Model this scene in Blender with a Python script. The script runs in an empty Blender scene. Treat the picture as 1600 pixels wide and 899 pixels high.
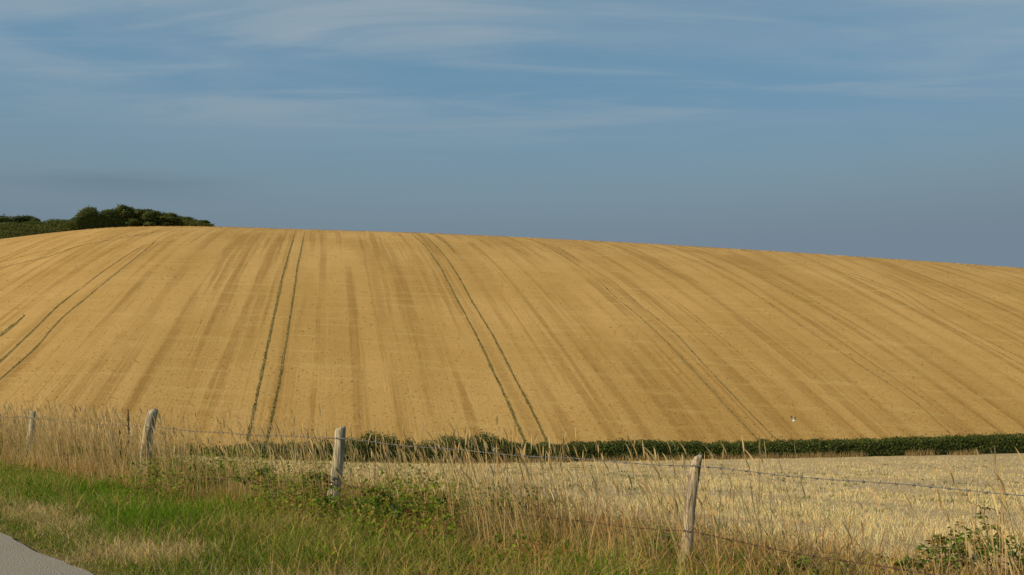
import bpy, bmesh, math, random
import numpy as np

random.seed(7)
rng = np.random.default_rng(11)
R = math.radians
scene = bpy.context.scene
COL = scene.collection

# ------------------------------------------------------------------ camera
F = 1386.0                      # focal length in photograph pixels (1600 wide)
PITCH = R(6.07)
CAMZ = 1.5
cam_d = bpy.data.cameras.new('camera')
cam_d.sensor_width = 36.0
cam_d.lens = 36.0 * F / 1600.0
cam_d.clip_end = 12000
cam_d.clip_start = 0.05
cam = bpy.data.objects.new('camera', cam_d)
COL.objects.link(cam)
cam.location = (0, 0, CAMZ)
cam.rotation_euler = (R(90) + PITCH, 0, 0)
scene.camera = cam

# ------------------------------------------------------------------ light
SUN_EL = R(28)
SUN_AZ = R(-115)                # from +Y (view direction), negative = to the left
sun_vec = (math.sin(SUN_AZ) * math.cos(SUN_EL), math.cos(SUN_AZ) * math.cos(SUN_EL), math.sin(SUN_EL))
sun_d = bpy.data.lights.new('sun', 'SUN')
sun_d.energy = 4.5
sun_d.angle = R(0.6)
sun_d.color = (1.0, 0.83, 0.60)
sun = bpy.data.objects.new('sun', sun_d)
COL.objects.link(sun)
from mathutils import Vector
sun.rotation_euler = Vector(sun_vec).to_track_quat('Z', 'Y').to_euler()
sun.location = (-30, -30, 40)

SKY_STRENGTH = 0.085
world = bpy.data.worlds.new('World')
scene.world = world
world.use_nodes = True
wn, wl = world.node_tree.nodes, world.node_tree.links
wn.clear()
w_out = wn.new('ShaderNodeOutputWorld')
w_bg = wn.new('ShaderNodeBackground')
w_bg.inputs['Strength'].default_value = SKY_STRENGTH
sky = wn.new('ShaderNodeTexSky')
sky.sky_type = 'NISHITA'
sky.sun_disc = False
sky.sun_elevation = SUN_EL
sky.sun_rotation = SUN_AZ
sky.air_density = 1.0
sky.dust_density = 0.6
sky.ozone_density = 1.5
w_tc = wn.new('ShaderNodeTexCoord')


def wmath(op, a, b=None, c=None, clamp=False):
    n = wn.new('ShaderNodeMath')
    n.operation = op
    n.use_clamp = clamp
    for i, v in enumerate((a, b, c)):
        if v is None:
            continue
        if isinstance(v, (int, float)):
            n.inputs[i].default_value = v
        else:
            wl.new(v, n.inputs[i])
    return n.outputs[0]


def wramp(v, a, b):
    n = wn.new('ShaderNodeMapRange')
    n.interpolation_type = 'SMOOTHERSTEP'
    wl.new(v, n.inputs['Value'])
    n.inputs['From Min'].default_value = a
    n.inputs['From Max'].default_value = b
    return n.outputs[0]


def wmix(fac, a, b):
    n = wn.new('ShaderNodeMix')
    n.data_type = 'RGBA'
    if isinstance(fac, (int, float)):
        n.inputs[0].default_value = fac
    else:
        wl.new(fac, n.inputs[0])
    for i, v in ((6, a), (7, b)):
        if isinstance(v, tuple):
            n.inputs[i].default_value = (*v, 1)
        else:
            wl.new(v, n.inputs[i])
    return n.outputs[2]


w_sep = wn.new('ShaderNodeSeparateXYZ')
wl.new(w_tc.outputs['Generated'], w_sep.inputs[0])
dx, dy, dz = w_sep.outputs
zpos = wmath('MAXIMUM', dz, 0.03)
px = wmath('DIVIDE', dx, zpos)
py = wmath('DIVIDE', dy, zpos)


def wnoise(sx, sy, off, scale, detail, rough, dist=0.0):
    c = wn.new('ShaderNodeCombineXYZ')
    wl.new(wmath('MULTIPLY', px, sx), c.inputs[0])
    wl.new(wmath('MULTIPLY', py, sy), c.inputs[1])
    c.inputs[2].default_value = off
    n = wn.new('ShaderNodeTexNoise')
    wl.new(c.outputs[0], n.inputs['Vector'])
    n.inputs['Scale'].default_value = scale
    n.inputs['Detail'].default_value = detail
    n.inputs['Roughness'].default_value = rough
    n.inputs['Distortion'].default_value = dist
    return n.outputs['Fac']


def skyc(r, g, b):              # display-linear radiance to sky units
    return (r / SKY_STRENGTH, g / SKY_STRENGTH, b / SKY_STRENGTH)


# thin cirrus sheet at height: streaks seen in planar projection, fading out into the grey layer above the horizon
c1 = wramp(wnoise(0.45, 1.0, 3.1, 0.9, 7, 0.54, 0.5), 0.34, 0.72)
c2 = wramp(wnoise(0.30, 1.3, 9.4, 2.2, 7, 0.58, 1.0), 0.42, 0.70)
cir = wmath('ADD', wmath('MULTIPLY', c1, 0.75), wmath('MULTIPLY', c2, 0.45), clamp=True)
cir = wmath('MULTIPLY', cir, wramp(dz, 0.21, 0.33))
base = wmix(0.6, sky.outputs[0], skyc(0.155, 0.335, 0.475))
base = wmix(wmath('MULTIPLY', cir, 0.85), base, skyc(0.320, 0.395, 0.455))
# grey-blue stratus haze low in the sky, all the way round
low = wramp(dz, 0.36, 0.14)
base = wmix(wmath('MULTIPLY', low, 0.95), base, skyc(0.200, 0.276, 0.322))
base = wmix(wmath('MULTIPLY', wramp(dz, 0.24, 0.13), 0.75), base, skyc(0.164, 0.222, 0.285))
# one faint darker bank of stratus low in that layer
gx_ = wmath('DIVIDE', wmath('SUBTRACT', wmath('DIVIDE', dx, dy), -0.47), 0.15)
gz_ = wmath('DIVIDE', wmath('SUBTRACT', dz, 0.208), 0.016)
d1 = wmath('EXPONENT', wmath('MULTIPLY', wmath('ADD', wmath('MULTIPLY', gx_, gx_), wmath('MULTIPLY', gz_, gz_)), -1.0))
d1 = wmath('MULTIPLY', d1, wmath('GREATER_THAN', dy, 0.0))
d1 = wmath('MULTIPLY', d1, wramp(wnoise(0.35, 0.9, 21.3, 1.0, 4, 0.5, 0.3), 0.25, 0.7))
base = wmix(wmath('MULTIPLY', d1, 0.62), base, skyc(0.125, 0.185, 0.235))
wl.new(base, w_bg.inputs['Color'])
wl.new(w_bg.outputs[0], w_out.inputs['Surface'])

scene.view_settings.view_transform = 'Standard'
scene.view_settings.look = 'None'
scene.view_settings.exposure = 0.0
scene.view_settings.gamma = 1.0
scene.view_settings.use_curve_mapping = False
scene.cycles.max_bounces = 6
scene.cycles.transparent_max_bounces = 4
scene.cycles.use_denoising = True


# ------------------------------------------------------------------ pixel helpers
def ray(x, y):
    """photograph pixel -> (X/Y, (Z-camera)/Y)"""
    u = (np.asarray(x, float) - 800.0) / F
    v = (449.5 - np.asarray(y, float)) / F
    dyy = math.cos(PITCH) - v * math.sin(PITCH)
    return u / dyy, (math.sin(PITCH) + v * math.cos(PITCH)) / dyy


def smooth(t):
    t = np.clip(t, 0, 1)
    return t * t * (3 - 2 * t)


_tab = rng.random((256, 256))


def vnoise(x, y):
    x = np.asarray(x, float); y = np.asarray(y, float)
    xi = np.floor(x).astype(int); yi = np.floor(y).astype(int)
    fx = x - xi; fy = y - yi
    fx = fx * fx * (3 - 2 * fx); fy = fy * fy * (3 - 2 * fy)
    a = _tab[xi & 255, yi & 255]; b = _tab[(xi + 1) & 255, yi & 255]
    c = _tab[xi & 255, (yi + 1) & 255]; d = _tab[(xi + 1) & 255, (yi + 1) & 255]
    return (a * (1 - fx) + b * fx) * (1 - fy) + (c * (1 - fx) + d * fx) * fy


def fbm(x, y, o=3):
    s = 0; a = 0.5; t = 0
    for k in range(o):
        s = s + a * vnoise(x * 2 ** k + 17.3 * k, y * 2 ** k + 5.1 * k); t += a; a *= 0.5
    return s / t


# ------------------------------------------------------------------ materials
def new_mat(name):
    m = bpy.data.materials.new(name)
    m.use_nodes = True
    nt = m.node_tree
    nt.nodes.clear()
    o = nt.nodes.new('ShaderNodeOutputMaterial')
    b = nt.nodes.new('ShaderNodeBsdfPrincipled')
    nt.links.new(b.outputs[0], o.inputs[0])
    b.inputs['Roughness'].default_value = 0.85
    b.inputs['Specular IOR Level'].default_value = 0.2
    return m, nt, b, o


class NT:
    """tiny node helper"""
    def __init__(self, nt):
        self.nt = nt; self.n = nt.nodes; self.l = nt.links

    def put(self, sock, v):
        if isinstance(v, (int, float)):
            sock.default_value = v
        elif isinstance(v, tuple):
            sock.default_value = (*v, 1) if len(v) == 3 and sock.type == 'RGBA' else v
        else:
            self.l.new(v, sock)

    def math(self, op, a, b=0.0, clamp=False):
        n = self.n.new('ShaderNodeMath'); n.operation = op; n.use_clamp = clamp
        self.put(n.inputs[0], a); self.put(n.inputs[1], b)
        return n.outputs[0]

    def mix(self, f, a, b, blend='MIX'):
        n = self.n.new('ShaderNodeMix'); n.data_type = 'RGBA'; n.blend_type = blend
        self.put(n.inputs[0], f); self.put(n.inputs[6], a); self.put(n.inputs[7], b)
        return n.outputs[2]

    def noise(self, vec, scale, detail=3, rough=0.55, dist=0.0):
        n = self.n.new('ShaderNodeTexNoise')
        if vec is not None:
            self.l.new(vec, n.inputs['Vector'])
        n.inputs['Scale'].default_value = scale; n.inputs['Detail'].default_value = detail
        n.inputs['Roughness'].default_value = rough; n.inputs['Distortion'].default_value = dist
        return n.outputs['Fac']

    def ramp(self, v, a, b):
        n = self.n.new('ShaderNodeMapRange'); n.interpolation_type = 'SMOOTHSTEP'
        self.put(n.inputs[0], v); n.inputs[1].default_value = a; n.inputs[2].default_value = b
        return n.outputs[0]

    def scale(self, vec, s):
        n = self.n.new('ShaderNodeVectorMath'); n.operation = 'MULTIPLY'
        self.l.new(vec, n.inputs[0]); n.inputs[1].default_value = s
        return n.outputs[0]

    def bump(self, h, strength, dist):
        n = self.n.new('ShaderNodeBump'); n.inputs['Strength'].default_value = strength
        n.inputs['Distance'].default_value = dist; self.l.new(h, n.inputs['Height'])
        return n.outputs[0]

    def tc(self, which='Object'):
        return self.n.new('ShaderNodeTexCoord').outputs[which]

    def attr(self, name):
        n = self.n.new('ShaderNodeAttribute'); n.attribute_name = name
        return n


def plant_mat(name, translucent=0.3, rough=0.6):
    """leaf and blade material; the colour of each blade is its own attribute"""
    m, nt, b, o = new_mat(name)
    h = NT(nt)
    a = h.attr('Col')
    nz = h.noise(h.tc('Object'), 9.0, 2)
    c = h.mix(h.math('MULTIPLY', nz, 0.35), a.outputs['Color'], (0.75, 0.68, 0.5), 'MULTIPLY')
    nt.links.new(c, b.inputs['Base Color'])
    b.inputs['Roughness'].default_value = rough
    b.inputs['Specular IOR Level'].default_value = 0.12
    if translucent > 0:
        t = nt.nodes.new('ShaderNodeBsdfTranslucent')
        nt.links.new(c, t.inputs['Color'])
        mx = nt.nodes.new('ShaderNodeMixShader')
        mx.inputs[0].default_value = translucent
        nt.links.new(b.outputs[0], mx.inputs[1]); nt.links.new(t.outputs[0], mx.inputs[2])
        nt.links.new(mx.outputs[0], o.inputs[0])
    return m


M_GRASS = plant_mat('grass_blade', 0.42, 0.7)
M_STRAW = plant_mat('straw', 0.22, 0.7)
M_LEAF = plant_mat('leaf', 0.25, 0.45)


def flat_mat(name, c0, c1, scale, rough=0.85, bump=0.0, spec=0.2, stretch=(1, 1, 1), metal=0.0):
    m, nt, b, o = new_mat(name)
    h = NT(nt)
    v = h.scale(h.tc('Object'), stretch)
    n = h.noise(v, scale, 5, 0.6)
    nt.links.new(h.mix(h.ramp(n, 0.3, 0.7), c0, c1), b.inputs['Base Color'])
    b.inputs['Roughness'].default_value = rough
    b.inputs['Specular IOR Level'].default_value = spec
    b.inputs['Metallic'].default_value = metal
    if bump:
        nt.links.new(h.bump(n, bump, 0.02), b.inputs['Normal'])
    return m


# weathered timber, grain running up the post
def timber(name, c0, c1, c2):
    m, nt, b, o = new_mat(name)
    h = NT(nt)
    g = h.noise(h.scale(h.tc('Object'), (38, 38, 2.2)), 1.0, 5, 0.65, 0.4)
    k = h.noise(h.tc('Object'), 5.0, 3)
    c = h.mix(h.ramp(g, 0.40, 0.62), c0, c1)
    c = h.mix(h.math('MULTIPLY', h.ramp(k, 0.45, 0.75), 0.6), c, c2)
    nt.links.new(c, b.inputs['Base Color'])
    nt.links.new(h.bump(g, 0.9, 0.012), b.inputs['Normal'])
    b.inputs['Roughness'].default_value = 0.9
    return m


M_POST = timber('weathered_timber', (0.19, 0.155, 0.095), (0.62, 0.54, 0.37), (0.44, 0.42, 0.27))
M_POST_BROWN = timber('brown_timber', (0.16, 0.12, 0.072), (0.50, 0.41, 0.27), (0.38, 0.33, 0.21))
M_WIRE = flat_mat('galvanised_wire', (0.10, 0.095, 0.088), (0.20, 0.19, 0.175), 30, 0.6, 0, 0.3, metal=0.1)
M_RUST = flat_mat('rusty_wire', (0.06, 0.035, 0.02), (0.14, 0.08, 0.045), 40, 0.8)
M_CANE = flat_mat('bramble_cane', (0.10, 0.055, 0.03), (0.20, 0.12, 0.06), 12, 0.7)
M_DOCK = flat_mat('dead_dock', (0.075, 0.038, 0.018), (0.15, 0.08, 0.035), 30, 0.9)
M_CORE = flat_mat('hedge_inside', (0.024, 0.034, 0.010), (0.045, 0.058, 0.017), 2.0, 1.0)  # dark green standing in for the shade inside hedges and bushes


# ------------------------------------------------------------------ mesh helpers
def link(name, me, parent=None, mat=None):
    o = bpy.data.objects.new(name, me)
    COL.objects.link(o)
    if parent is not None:
        o.parent = parent
    if mat is not None and me is not None and len(me.materials) == 0:
        me.materials.append(mat)
    return o


def tag(o, label=None, cat=None, group=None, kind=None):
    if label: o['label'] = label
    if cat: o['category'] = cat
    if group: o['group'] = group
    if kind: o['kind'] = kind
    return o


def empty(name, loc, label, cat, group=None):
    o = bpy.data.objects.new(name, None)
    COL.objects.link(o)
    o.location = loc
    o.empty_display_size = 0.2
    return tag(o, label, cat, group)


def np_mesh(name, V, Fc, col=None, smooth_=False, uv=None):
    """V (n,3); Fc (m,3) or (m,4) int; col (n,3) per vertex"""
    me = bpy.data.meshes.new(name)
    V = np.ascontiguousarray(V, dtype=np.float32)
    Fc = np.ascontiguousarray(Fc, dtype=np.int32)
    k = Fc.shape[1]
    me.vertices.add(len(V)); me.vertices.foreach_set('co', V.ravel())
    me.loops.add(Fc.size); me.loops.foreach_set('vertex_index', Fc.ravel())
    me.polygons.add(len(Fc))
    me.polygons.foreach_set('loop_start', np.arange(0, Fc.size, k, dtype=np.int32))
    me.polygons.foreach_set('loop_total', np.full(len(Fc), k, dtype=np.int32))
    if smooth_:
        me.polygons.foreach_set('use_smooth', np.ones(len(Fc), dtype=bool))
    me.update(calc_edges=True)
    if col is not None:
        a = me.color_attributes.new('Col', 'FLOAT_COLOR', 'POINT')
        c = np.ones((len(V), 4), np.float32); c[:, :3] = col
        a.data.foreach_set('color', c.ravel())
    if uv is not None:
        l = me.uv_layers.new(name='rows')
        l.data.foreach_set('uv', np.ascontiguousarray(uv[Fc.ravel()], dtype=np.float32).ravel())
    return me


def grid_mesh(name, X, Y, Z, uv=None):
    r, c = X.shape
    V = np.stack([X.ravel(), Y.ravel(), Z.ravel()], 1)
    i = np.arange(r * c).reshape(r, c)
    Fc = np.stack([i[:-1, :-1].ravel(), i[:-1, 1:].ravel(), i[1:, 1:].ravel(), i[1:, :-1].ravel()], 1)
    return np_mesh(name, V, Fc, None, True, None if uv is None else uv.reshape(-1, 2))


def join_np(parts):
    """parts: list of (V, F, C) -> one"""
    Vs, Fs, Cs, o = [], [], [], 0
    for V, Fc, C in parts:
        Vs.append(V); Fs.append(Fc + o); Cs.append(C); o += len(V)
    return np.concatenate(Vs), np.concatenate(Fs), np.concatenate(Cs)


def blades(P, H, W, lean, col0, col1, prof=(1.0, 0.85, 0.55), bend=1.8, droop=0.25):
    """curved tapering blades. P (n,3) base, H, W (n,), lean (n,2) sideways tip offset as a share of H"""
    n = len(P)
    ang = rng.random(n) * 2 * np.pi
    side = np.stack([np.cos(ang), np.sin(ang), np.zeros(n)], 1)
    V = np.zeros((n, 7, 3)); C = np.zeros((n, 7, 3))
    ts = (0.0, 0.36, 0.72, 1.0)
    lm = np.linalg.norm(lean, axis=1)
    for k, t in enumerate(ts):
        c = P.copy()
        c[:, :2] += lean * (H * t ** bend)[:, None]
        c[:, 2] += H * t * (1 - droop * np.minimum(lm, 1.5) * t)
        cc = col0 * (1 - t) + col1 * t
        if k < 3:
            V[:, 2 * k] = c - side * (W * prof[k] * 0.5)[:, None]
            V[:, 2 * k + 1] = c + side * (W * prof[k] * 0.5)[:, None]
            C[:, 2 * k] = cc; C[:, 2 * k + 1] = cc
        else:
            V[:, 6] = c; C[:, 6] = cc
    T = np.array([[0, 1, 3], [0, 3, 2], [2, 3, 5], [2, 5, 4], [4, 5, 6]])
    Fc = (T[None] + (np.arange(n) * 7)[:, None, None]).reshape(-1, 3)
    return V.reshape(-1, 3), Fc, C.reshape(-1, 3)


def leaf_quads(P, N, size, col):
    """rhombic leaves at P facing roughly N"""
    n = len(P)
    N = N + rng.normal(0, 0.55, (n, 3))
    N /= np.linalg.norm(N, axis=1)[:, None] + 1e-9
    a = rng.normal(0, 1, (n, 3))
    a -= N * (a * N).sum(1)[:, None]
    a /= np.linalg.norm(a, axis=1)[:, None] + 1e-9
    b = np.cross(N, a)
    s = size[:, None]
    V = np.stack([P - a * s * 0.5, P + b * s * 0.3 - N * s * 0.06, P + a * s * 0.55, P - b * s * 0.3 - N * s * 0.06], 1).reshape(-1, 3)
    i = (np.arange(n) * 4)[:, None]
    Fc = np.concatenate([i + np.array([[0, 1, 2]]), i + np.array([[0, 2, 3]])], 0)
    return V, Fc, np.repeat(col, 4, axis=0)


def tube(pts, r0, r1, seg=6):
    """tapering tube along pts -> V, F (quads as tris)"""
    pts = np.asarray(pts, float); n = len(pts)
    d = np.gradient(pts, axis=0); d /= np.linalg.norm(d, axis=1)[:, None] + 1e-9
    up = np.array([0.3, 0.2, 0.93]); V = []
    for k in range(n):
        u = up if abs(d[k] @ up) < 0.95 else np.array([1.0, 0, 0])
        a = np.cross(d[k], u); a /= np.linalg.norm(a); b = np.cross(d[k], a)
        r = r0 + (r1 - r0) * k / (n - 1)
        for j in range(seg):
            th = 2 * np.pi * j / seg
            V.append(pts[k] + r * (math.cos(th) * a + math.sin(th) * b))
    Fc = []
    for k in range(n - 1):
        for j in range(seg):
            p, q = k * seg + j, k * seg + (j + 1) % seg
            Fc += [[p, q, q + seg], [p, q + seg, p + seg]]
    return np.array(V), np.array(Fc)


def mixc(a, b, t):
    return np.asarray(a)[None] * (1 - t)[:, None] + np.asarray(b)[None] * t[:, None]


def vary(c, amt=0.15):
    n = len(c)
    return np.clip(c * (1 + rng.normal(0, amt, (n, 1))) * (1 + rng.normal(0, amt * 0.35, (n, 3))), 0.003, 0.8)


# ------------------------------------------------------------------ the lie of the land
ND = np.array([0.669, 0.743])       # away from the road, across the fence
AD = np.array([-0.743, 0.669])      # along the road and fence, to the left and away
FENCE_N = 6.17
ROAD_N = 3.06


def road_edge(a):
    return 3.12 + 0.06 * (np.clip(a, -5, 24) - 7.0)


def hedge_y(X):
    return 64.0 + 0.23 * np.clip(X, -80, 90)


_hx = np.array([-400, 280, 800, 1200, 1600, 2300.])
_hs, _hte = ray(_hx, np.array([742, 736, 724, 716, 708, 700.]))


def hedge_z(X):
    Yh = hedge_y(X)
    return CAMZ + Yh * np.interp(X / Yh, _hs, _hte)


def ground(X, Y):
    X = np.asarray(X, float); Y = np.asarray(Y, float)
    n = ND[0] * X + ND[1] * Y
    nh = np.maximum(ND[0] * X + ND[1] * hedge_y(X) - 7.0, 8.0)
    r = np.clip((n - 7.0) / nh, 0, 1.15)
    z = hedge_z(X) * r ** 1.05
    z = z + (fbm(X * 0.9, Y * 0.9, 2) - 0.5) * 0.07 * smooth((n - 3.3) / 0.8)
    z = z + 0.05 * smooth((n - road_edge(AD[0] * X + AD[1] * Y) + 0.02) / 0.25) - 0.04
    return z


# hill: profile along every line of sight from the hedge to the ridge, convex so that the ridge is its skyline
_rx = np.array([-1600, -700, -300, 0, 60, 130, 200, 270, 340, 480, 640, 800, 1000, 1200, 1400, 1600, 1900, 2400, 3200.])
_ry = np.array([545, 450, 408, 374, 366, 358, 354.5, 354, 355, 359.5, 364, 371, 381, 393, 406, 420, 442, 485, 540.])
_rs, _rte = ray(_rx, _ry)
_sg = np.linspace(-1.7, 1.7, 1701)
_k = np.exp(-0.5 * (np.arange(-40, 41) / 14.0) ** 2); _k /= _k.sum()
_te_g = np.convolve(np.pad(np.interp(_sg, _rs, _rte), 40, mode='edge'), _k, 'valid')


def hill_params(s):
    Y0 = (64.0) / (1 - 0.23 * np.clip(s, -0.9, 0.9)) + 1.2
    z0 = hedge_z(s * Y0) - 0.1
    te1 = np.interp(s, _sg, _te_g)
    Y1 = np.interp(s, [-1.5, -0.6, -0.1, 0.6, 1.5], [185, 190, 184, 160, 150])
    L = Y1 - Y0
    z1 = CAMZ + Y1 * te1
    m1 = te1 * L
    b = m1 - (z1 - z0)
    a = (z1 - z0) - b
    return Y0, L, z0, a, b


def hill_z(s, t):
    Y0, L, z0, a, b = hill_params(s)
    tm = np.minimum(t, -a / (2 * np.minimum(b, -1e-3)))
    return z0 + a * tm + b * tm * tm


def hill_point(x, y):
    """photograph pixel -> point on the hill (X, Y, Z)"""
    s, te = ray(x, y)
    tt = np.linspace(0, 1, 800)
    Y0, L, *_ = hill_params(s)
    Yt = Y0 + L * tt
    e = (hill_z(np.full_like(tt, s), tt) - CAMZ) / Yt
    t = float(np.interp(te, np.maximum.accumulate(e), tt))
    Yp = Y0 + L * t
    return float(s * Yp), float(Yp), float(hill_z(np.array([s]), np.array([t]))[0])


def hill_xyz(X, Y):
    s = X / Y
    Y0, L, *_ = hill_params(s)
    return hill_z(s, (Y - Y0) / L)


# wheel tracks traced in the photograph (pixels)
TRACKS = [
    ('headland', [(-60, 424), (0, 410), (71, 392), (142, 376), (231, 364), (285, 359)], 0.5),
    ('headland', [(-60, 436), (0, 419), (71, 403), (128, 383), (192, 372), (242, 364)], 0.9),
    ('green', [(-60, 612), (0, 565), (53, 515), (89, 479), (123, 453)], 1.0),
    ('faint', [(123, 453), (160, 425), (200, 398), (231, 380)], 0.5),
    ('green', [(-60, 640), (0, 593), (53, 547), (96, 497), (153, 451)], 0.8),
    ('faint', [(153, 451), (190, 420), (228, 390), (245, 375)], 0.6),
    ('green', [(-60, 566), (0, 525), (39, 493)], 1.6),
    ('green', [(380, 712), (388, 680), (406, 596), (424, 512), (442, 428), (462, 360)], 1.0),
    ('green', [(408, 720), (420, 672), (430, 628), (442, 564), (454, 492), (464, 420), (476, 363)], 0.9),
    ('green', [(830, 712), (818, 688), (796, 636), (772, 584), (744, 524), (716, 472), (688, 418), (664, 384), (642, 365)], 1.0),
    ('green', [(864, 712), (852, 688), (828, 636), (800, 584), (772, 528), (740, 476), (716, 432), (692, 396), (662, 366)], 0.9),
    ('faint', [(712, 398), (700, 382), (676, 365)], 0.7),
    ('soft', [(1200, 706), (1178, 682), (1129, 629), (1087, 583), (1045, 538), (1000, 496), (961, 464), (925, 430)], 0.75),
    ('faint', [(925, 430), (880, 400), (840, 377)], 0.6),
    ('soft', [(1230, 706), (1210, 685), (1140, 613), (1098, 568), (1057, 523), (1000, 477), (957, 440), (913, 414)], 0.75),
    ('faint', [(913, 414), (885, 395), (862, 380)], 0.6),
    ('dry', [(1510, 700), (1480, 674), (1435, 632), (1386, 598), (1333, 564), (1272, 523), (1212, 481), (1148, 439), (1098, 413), (1042, 392)], 0.7),
    ('dry', [(1540, 700), (1507, 674), (1454, 632), (1397, 591), (1340, 553), (1288, 515), (1235, 481), (1170, 441), (1125, 417), (1090, 402)], 0.7),
    ('dry', [(1660, 600), (1600, 572), (1549, 545), (1499, 519), (1446, 490), (1401, 458), (1352, 439), (1295, 419)], 0.7),
    ('dry', [(1660, 590), (1600, 562), (1518, 521), (1465, 492), (1409, 455), (1371, 443), (1314, 420)], 0.7),
]
CENTRES = [[(-60, 626), (0, 579), (53, 531), (110, 475), (160, 430), (231, 381)],
           [(394, 712), (404, 676), (418, 612), (433, 538), (448, 460), (469, 361)],
           [(847, 712), (835, 688), (812, 636), (786, 584), (758, 526), (728, 474), (702, 425), (652, 366)],
           [(1215, 706), (1194, 684), (1135, 621), (1092, 575), (1050, 530), (960, 452), (852, 379)],
           [(1525, 700), (1493, 674), (1392, 594), (1280, 519), (1160, 440), (1066, 397)],
           [(1660, 595), (1600, 567), (1508, 520), (1456, 491), (1405, 457), (1305, 419)]]


def trace(px):
    """dense points on the hill along a pixel polyline"""
    px = np.array(px, float)
    t = np.arange(len(px)); tt = np.linspace(0, len(px) - 1, (len(px) - 1) * 16 + 1)
    xs, ys = np.interp(tt, t, px[:, 0]), np.interp(tt, t, px[:, 1])
    k = np.array([1, 2, 3, 4, 5, 4, 3, 2, 1.]); k /= k.sum()
    if len(xs) > 20:
        xs[4:-4] = np.convolve(xs, k, 'valid'); ys[4:-4] = np.convolve(ys, k, 'valid')
    return np.array([hill_point(a, b) for a, b in zip(xs, ys)])


_fits = [np.polyfit(*(lambda p: (p[:, 1], p[:, 0]))(trace(c)), 2) for c in CENTRES]


def row_u(X, Y):
    """metres across the drilling direction"""
    Yc = np.clip(Y, 66, 200)
    K = np.stack([np.polyval(f, Yc) for f in _fits], 0)
    K = np.maximum.accumulate(K + np.arange(len(_fits))[:, None] * 1e-3, 0)
    u = np.zeros_like(X)
    n = len(K)
    u = np.where(X < K[0], (X - K[0]), u)
    for i in range(n - 1):
        w = np.maximum(K[i + 1] - K[i], 3.0)
        m = (X >= K[i]) & (X < K[i + 1])
        u = np.where(m, 20 * i + 20 * (X - K[i]) / w, u)
    u = np.where(X >= K[-1], 20 * (n - 1) + (X - K[-1]), u)
    return u


# ------------------------------------------------------------------ hill field
s_ax = np.concatenate([np.linspace(-1.5, -0.72, 60)[:-1], np.linspace(-0.72, 0.72, 480), np.linspace(0.72, 1.5, 60)[1:]])
t_ax = np.concatenate([np.linspace(-0.02, 1.1, 260), np.linspace(1.12, 2.6, 40), [6, 14.]])
S, T = np.meshgrid(s_ax, t_ax)
Y0g, Lg, *_ = hill_params(S)
HY = Y0g + Lg * T
HX = S * HY
HZ = hill_z(S, T)
hu = row_u(HX.ravel(), HY.ravel()).reshape(HX.shape)
m, nt, b, o = new_mat('cereal_field')
h = NT(nt)
uvn = nt.nodes.new('ShaderNodeUVMap'); uvn.uv_map = 'rows'
uv = uvn.outputs[0]
ob = h.tc('Object')
band = h.noise(h.scale(uv, (0.75, 0.011, 1)), 1.0, 4, 0.66)             # swaths along the rows
band2 = h.noise(h.scale(uv, (0.16, 0.02, 1)), 1.0, 2, 0.5)
patch = h.noise(ob, 0.05, 4, 0.6)
streak = h.noise(h.scale(uv, (0.10, 0.9, 1)), 1.0, 4, 0.6)               # pale streaks across the rows
fine = h.noise(h.scale(ob, (1, 1, 1.6)), 2.6, 6, 0.8)
fine2 = h.noise(h.scale(uv, (0.5, 2.2, 1)), 1.0, 5, 0.75)
patch2 = h.noise(h.scale(uv, (0.10, 0.03, 1)), 1.0, 3, 0.6)
patch3 = h.noise(ob, 0.035, 3, 0.6)
wv = nt.nodes.new('ShaderNodeTexWave')
wv.wave_type = 'BANDS'; wv.bands_direction = 'X'; wv.wave_profile = 'SIN'
nt.links.new(uv, wv.inputs['Vector'])
wv.inputs['Scale'].default_value = 1.05; wv.inputs['Distortion'].default_value = 1.6
wv.inputs['Detail'].default_value = 2.0; wv.inputs['Detail Scale'].default_value = 1.0
c = h.mix(h.ramp(patch, 0.3, 0.7), (0.505, 0.308, 0.094), (0.585, 0.366, 0.126))
c = h.mix(h.math('MULTIPLY', h.ramp(band2, 0.45, 0.66), 0.40), c, (0.38, 0.22, 0.056))
c = h.mix(h.math('MULTIPLY', h.math('MULTIPLY', h.ramp(band, 0.49, 0.61), h.ramp(patch2, 0.33, 0.55)), 0.62), c, (0.31, 0.172, 0.040))
wl_ = nt.nodes.new('ShaderNodeTexWave')
wl_.wave_type = 'BANDS'; wl_.bands_direction = 'X'; wl_.wave_profile = 'SIN'
nt.links.new(uv, wl_.inputs['Vector'])
wl_.inputs['Scale'].default_value = 0.098; wl_.inputs['Distortion'].default_value = 2.2
wl_.inputs['Detail'].default_value = 3.0; wl_.inputs['Detail Scale'].default_value = 0.12
c = h.mix(h.math('MULTIPLY', h.math('MULTIPLY', h.ramp(wl_.outputs['Fac'], 0.70, 0.98), h.ramp(h.noise(h.scale(uv, (0.2, 0.022, 1)), 1.0, 3), 0.38, 0.66)), 0.48), c, (0.285, 0.155, 0.034))
c = h.mix(h.math('MULTIPLY', h.ramp(streak, 0.50, 0.72), 0.40), c, (0.62, 0.43, 0.15))
c = h.mix(h.math('MULTIPLY', h.math('MULTIPLY', h.ramp(wv.outputs['Fac'], 0.4, 1.0), h.ramp(patch3, 0.45, 0.70)), 0.11), c, (0.25, 0.155, 0.050))
c = h.mix(h.math('MULTIPLY', h.ramp(fine, 0.42, 0.75), 0.34), c, (0.33, 0.205, 0.056))
c = h.mix(h.math('MULTIPLY', h.ramp(fine2, 0.50, 0.75), 0.40), c, (0.60, 0.41, 0.145))
nt.links.new(c, b.inputs['Base Color'])
hh = h.math('ADD', h.math('MULTIPLY', fine, 1.0), h.math('MULTIPLY', wv.outputs['Fac'], 0.03))
hh = h.math('ADD', hh, h.math('MULTIPLY', streak, 0.6))
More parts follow.
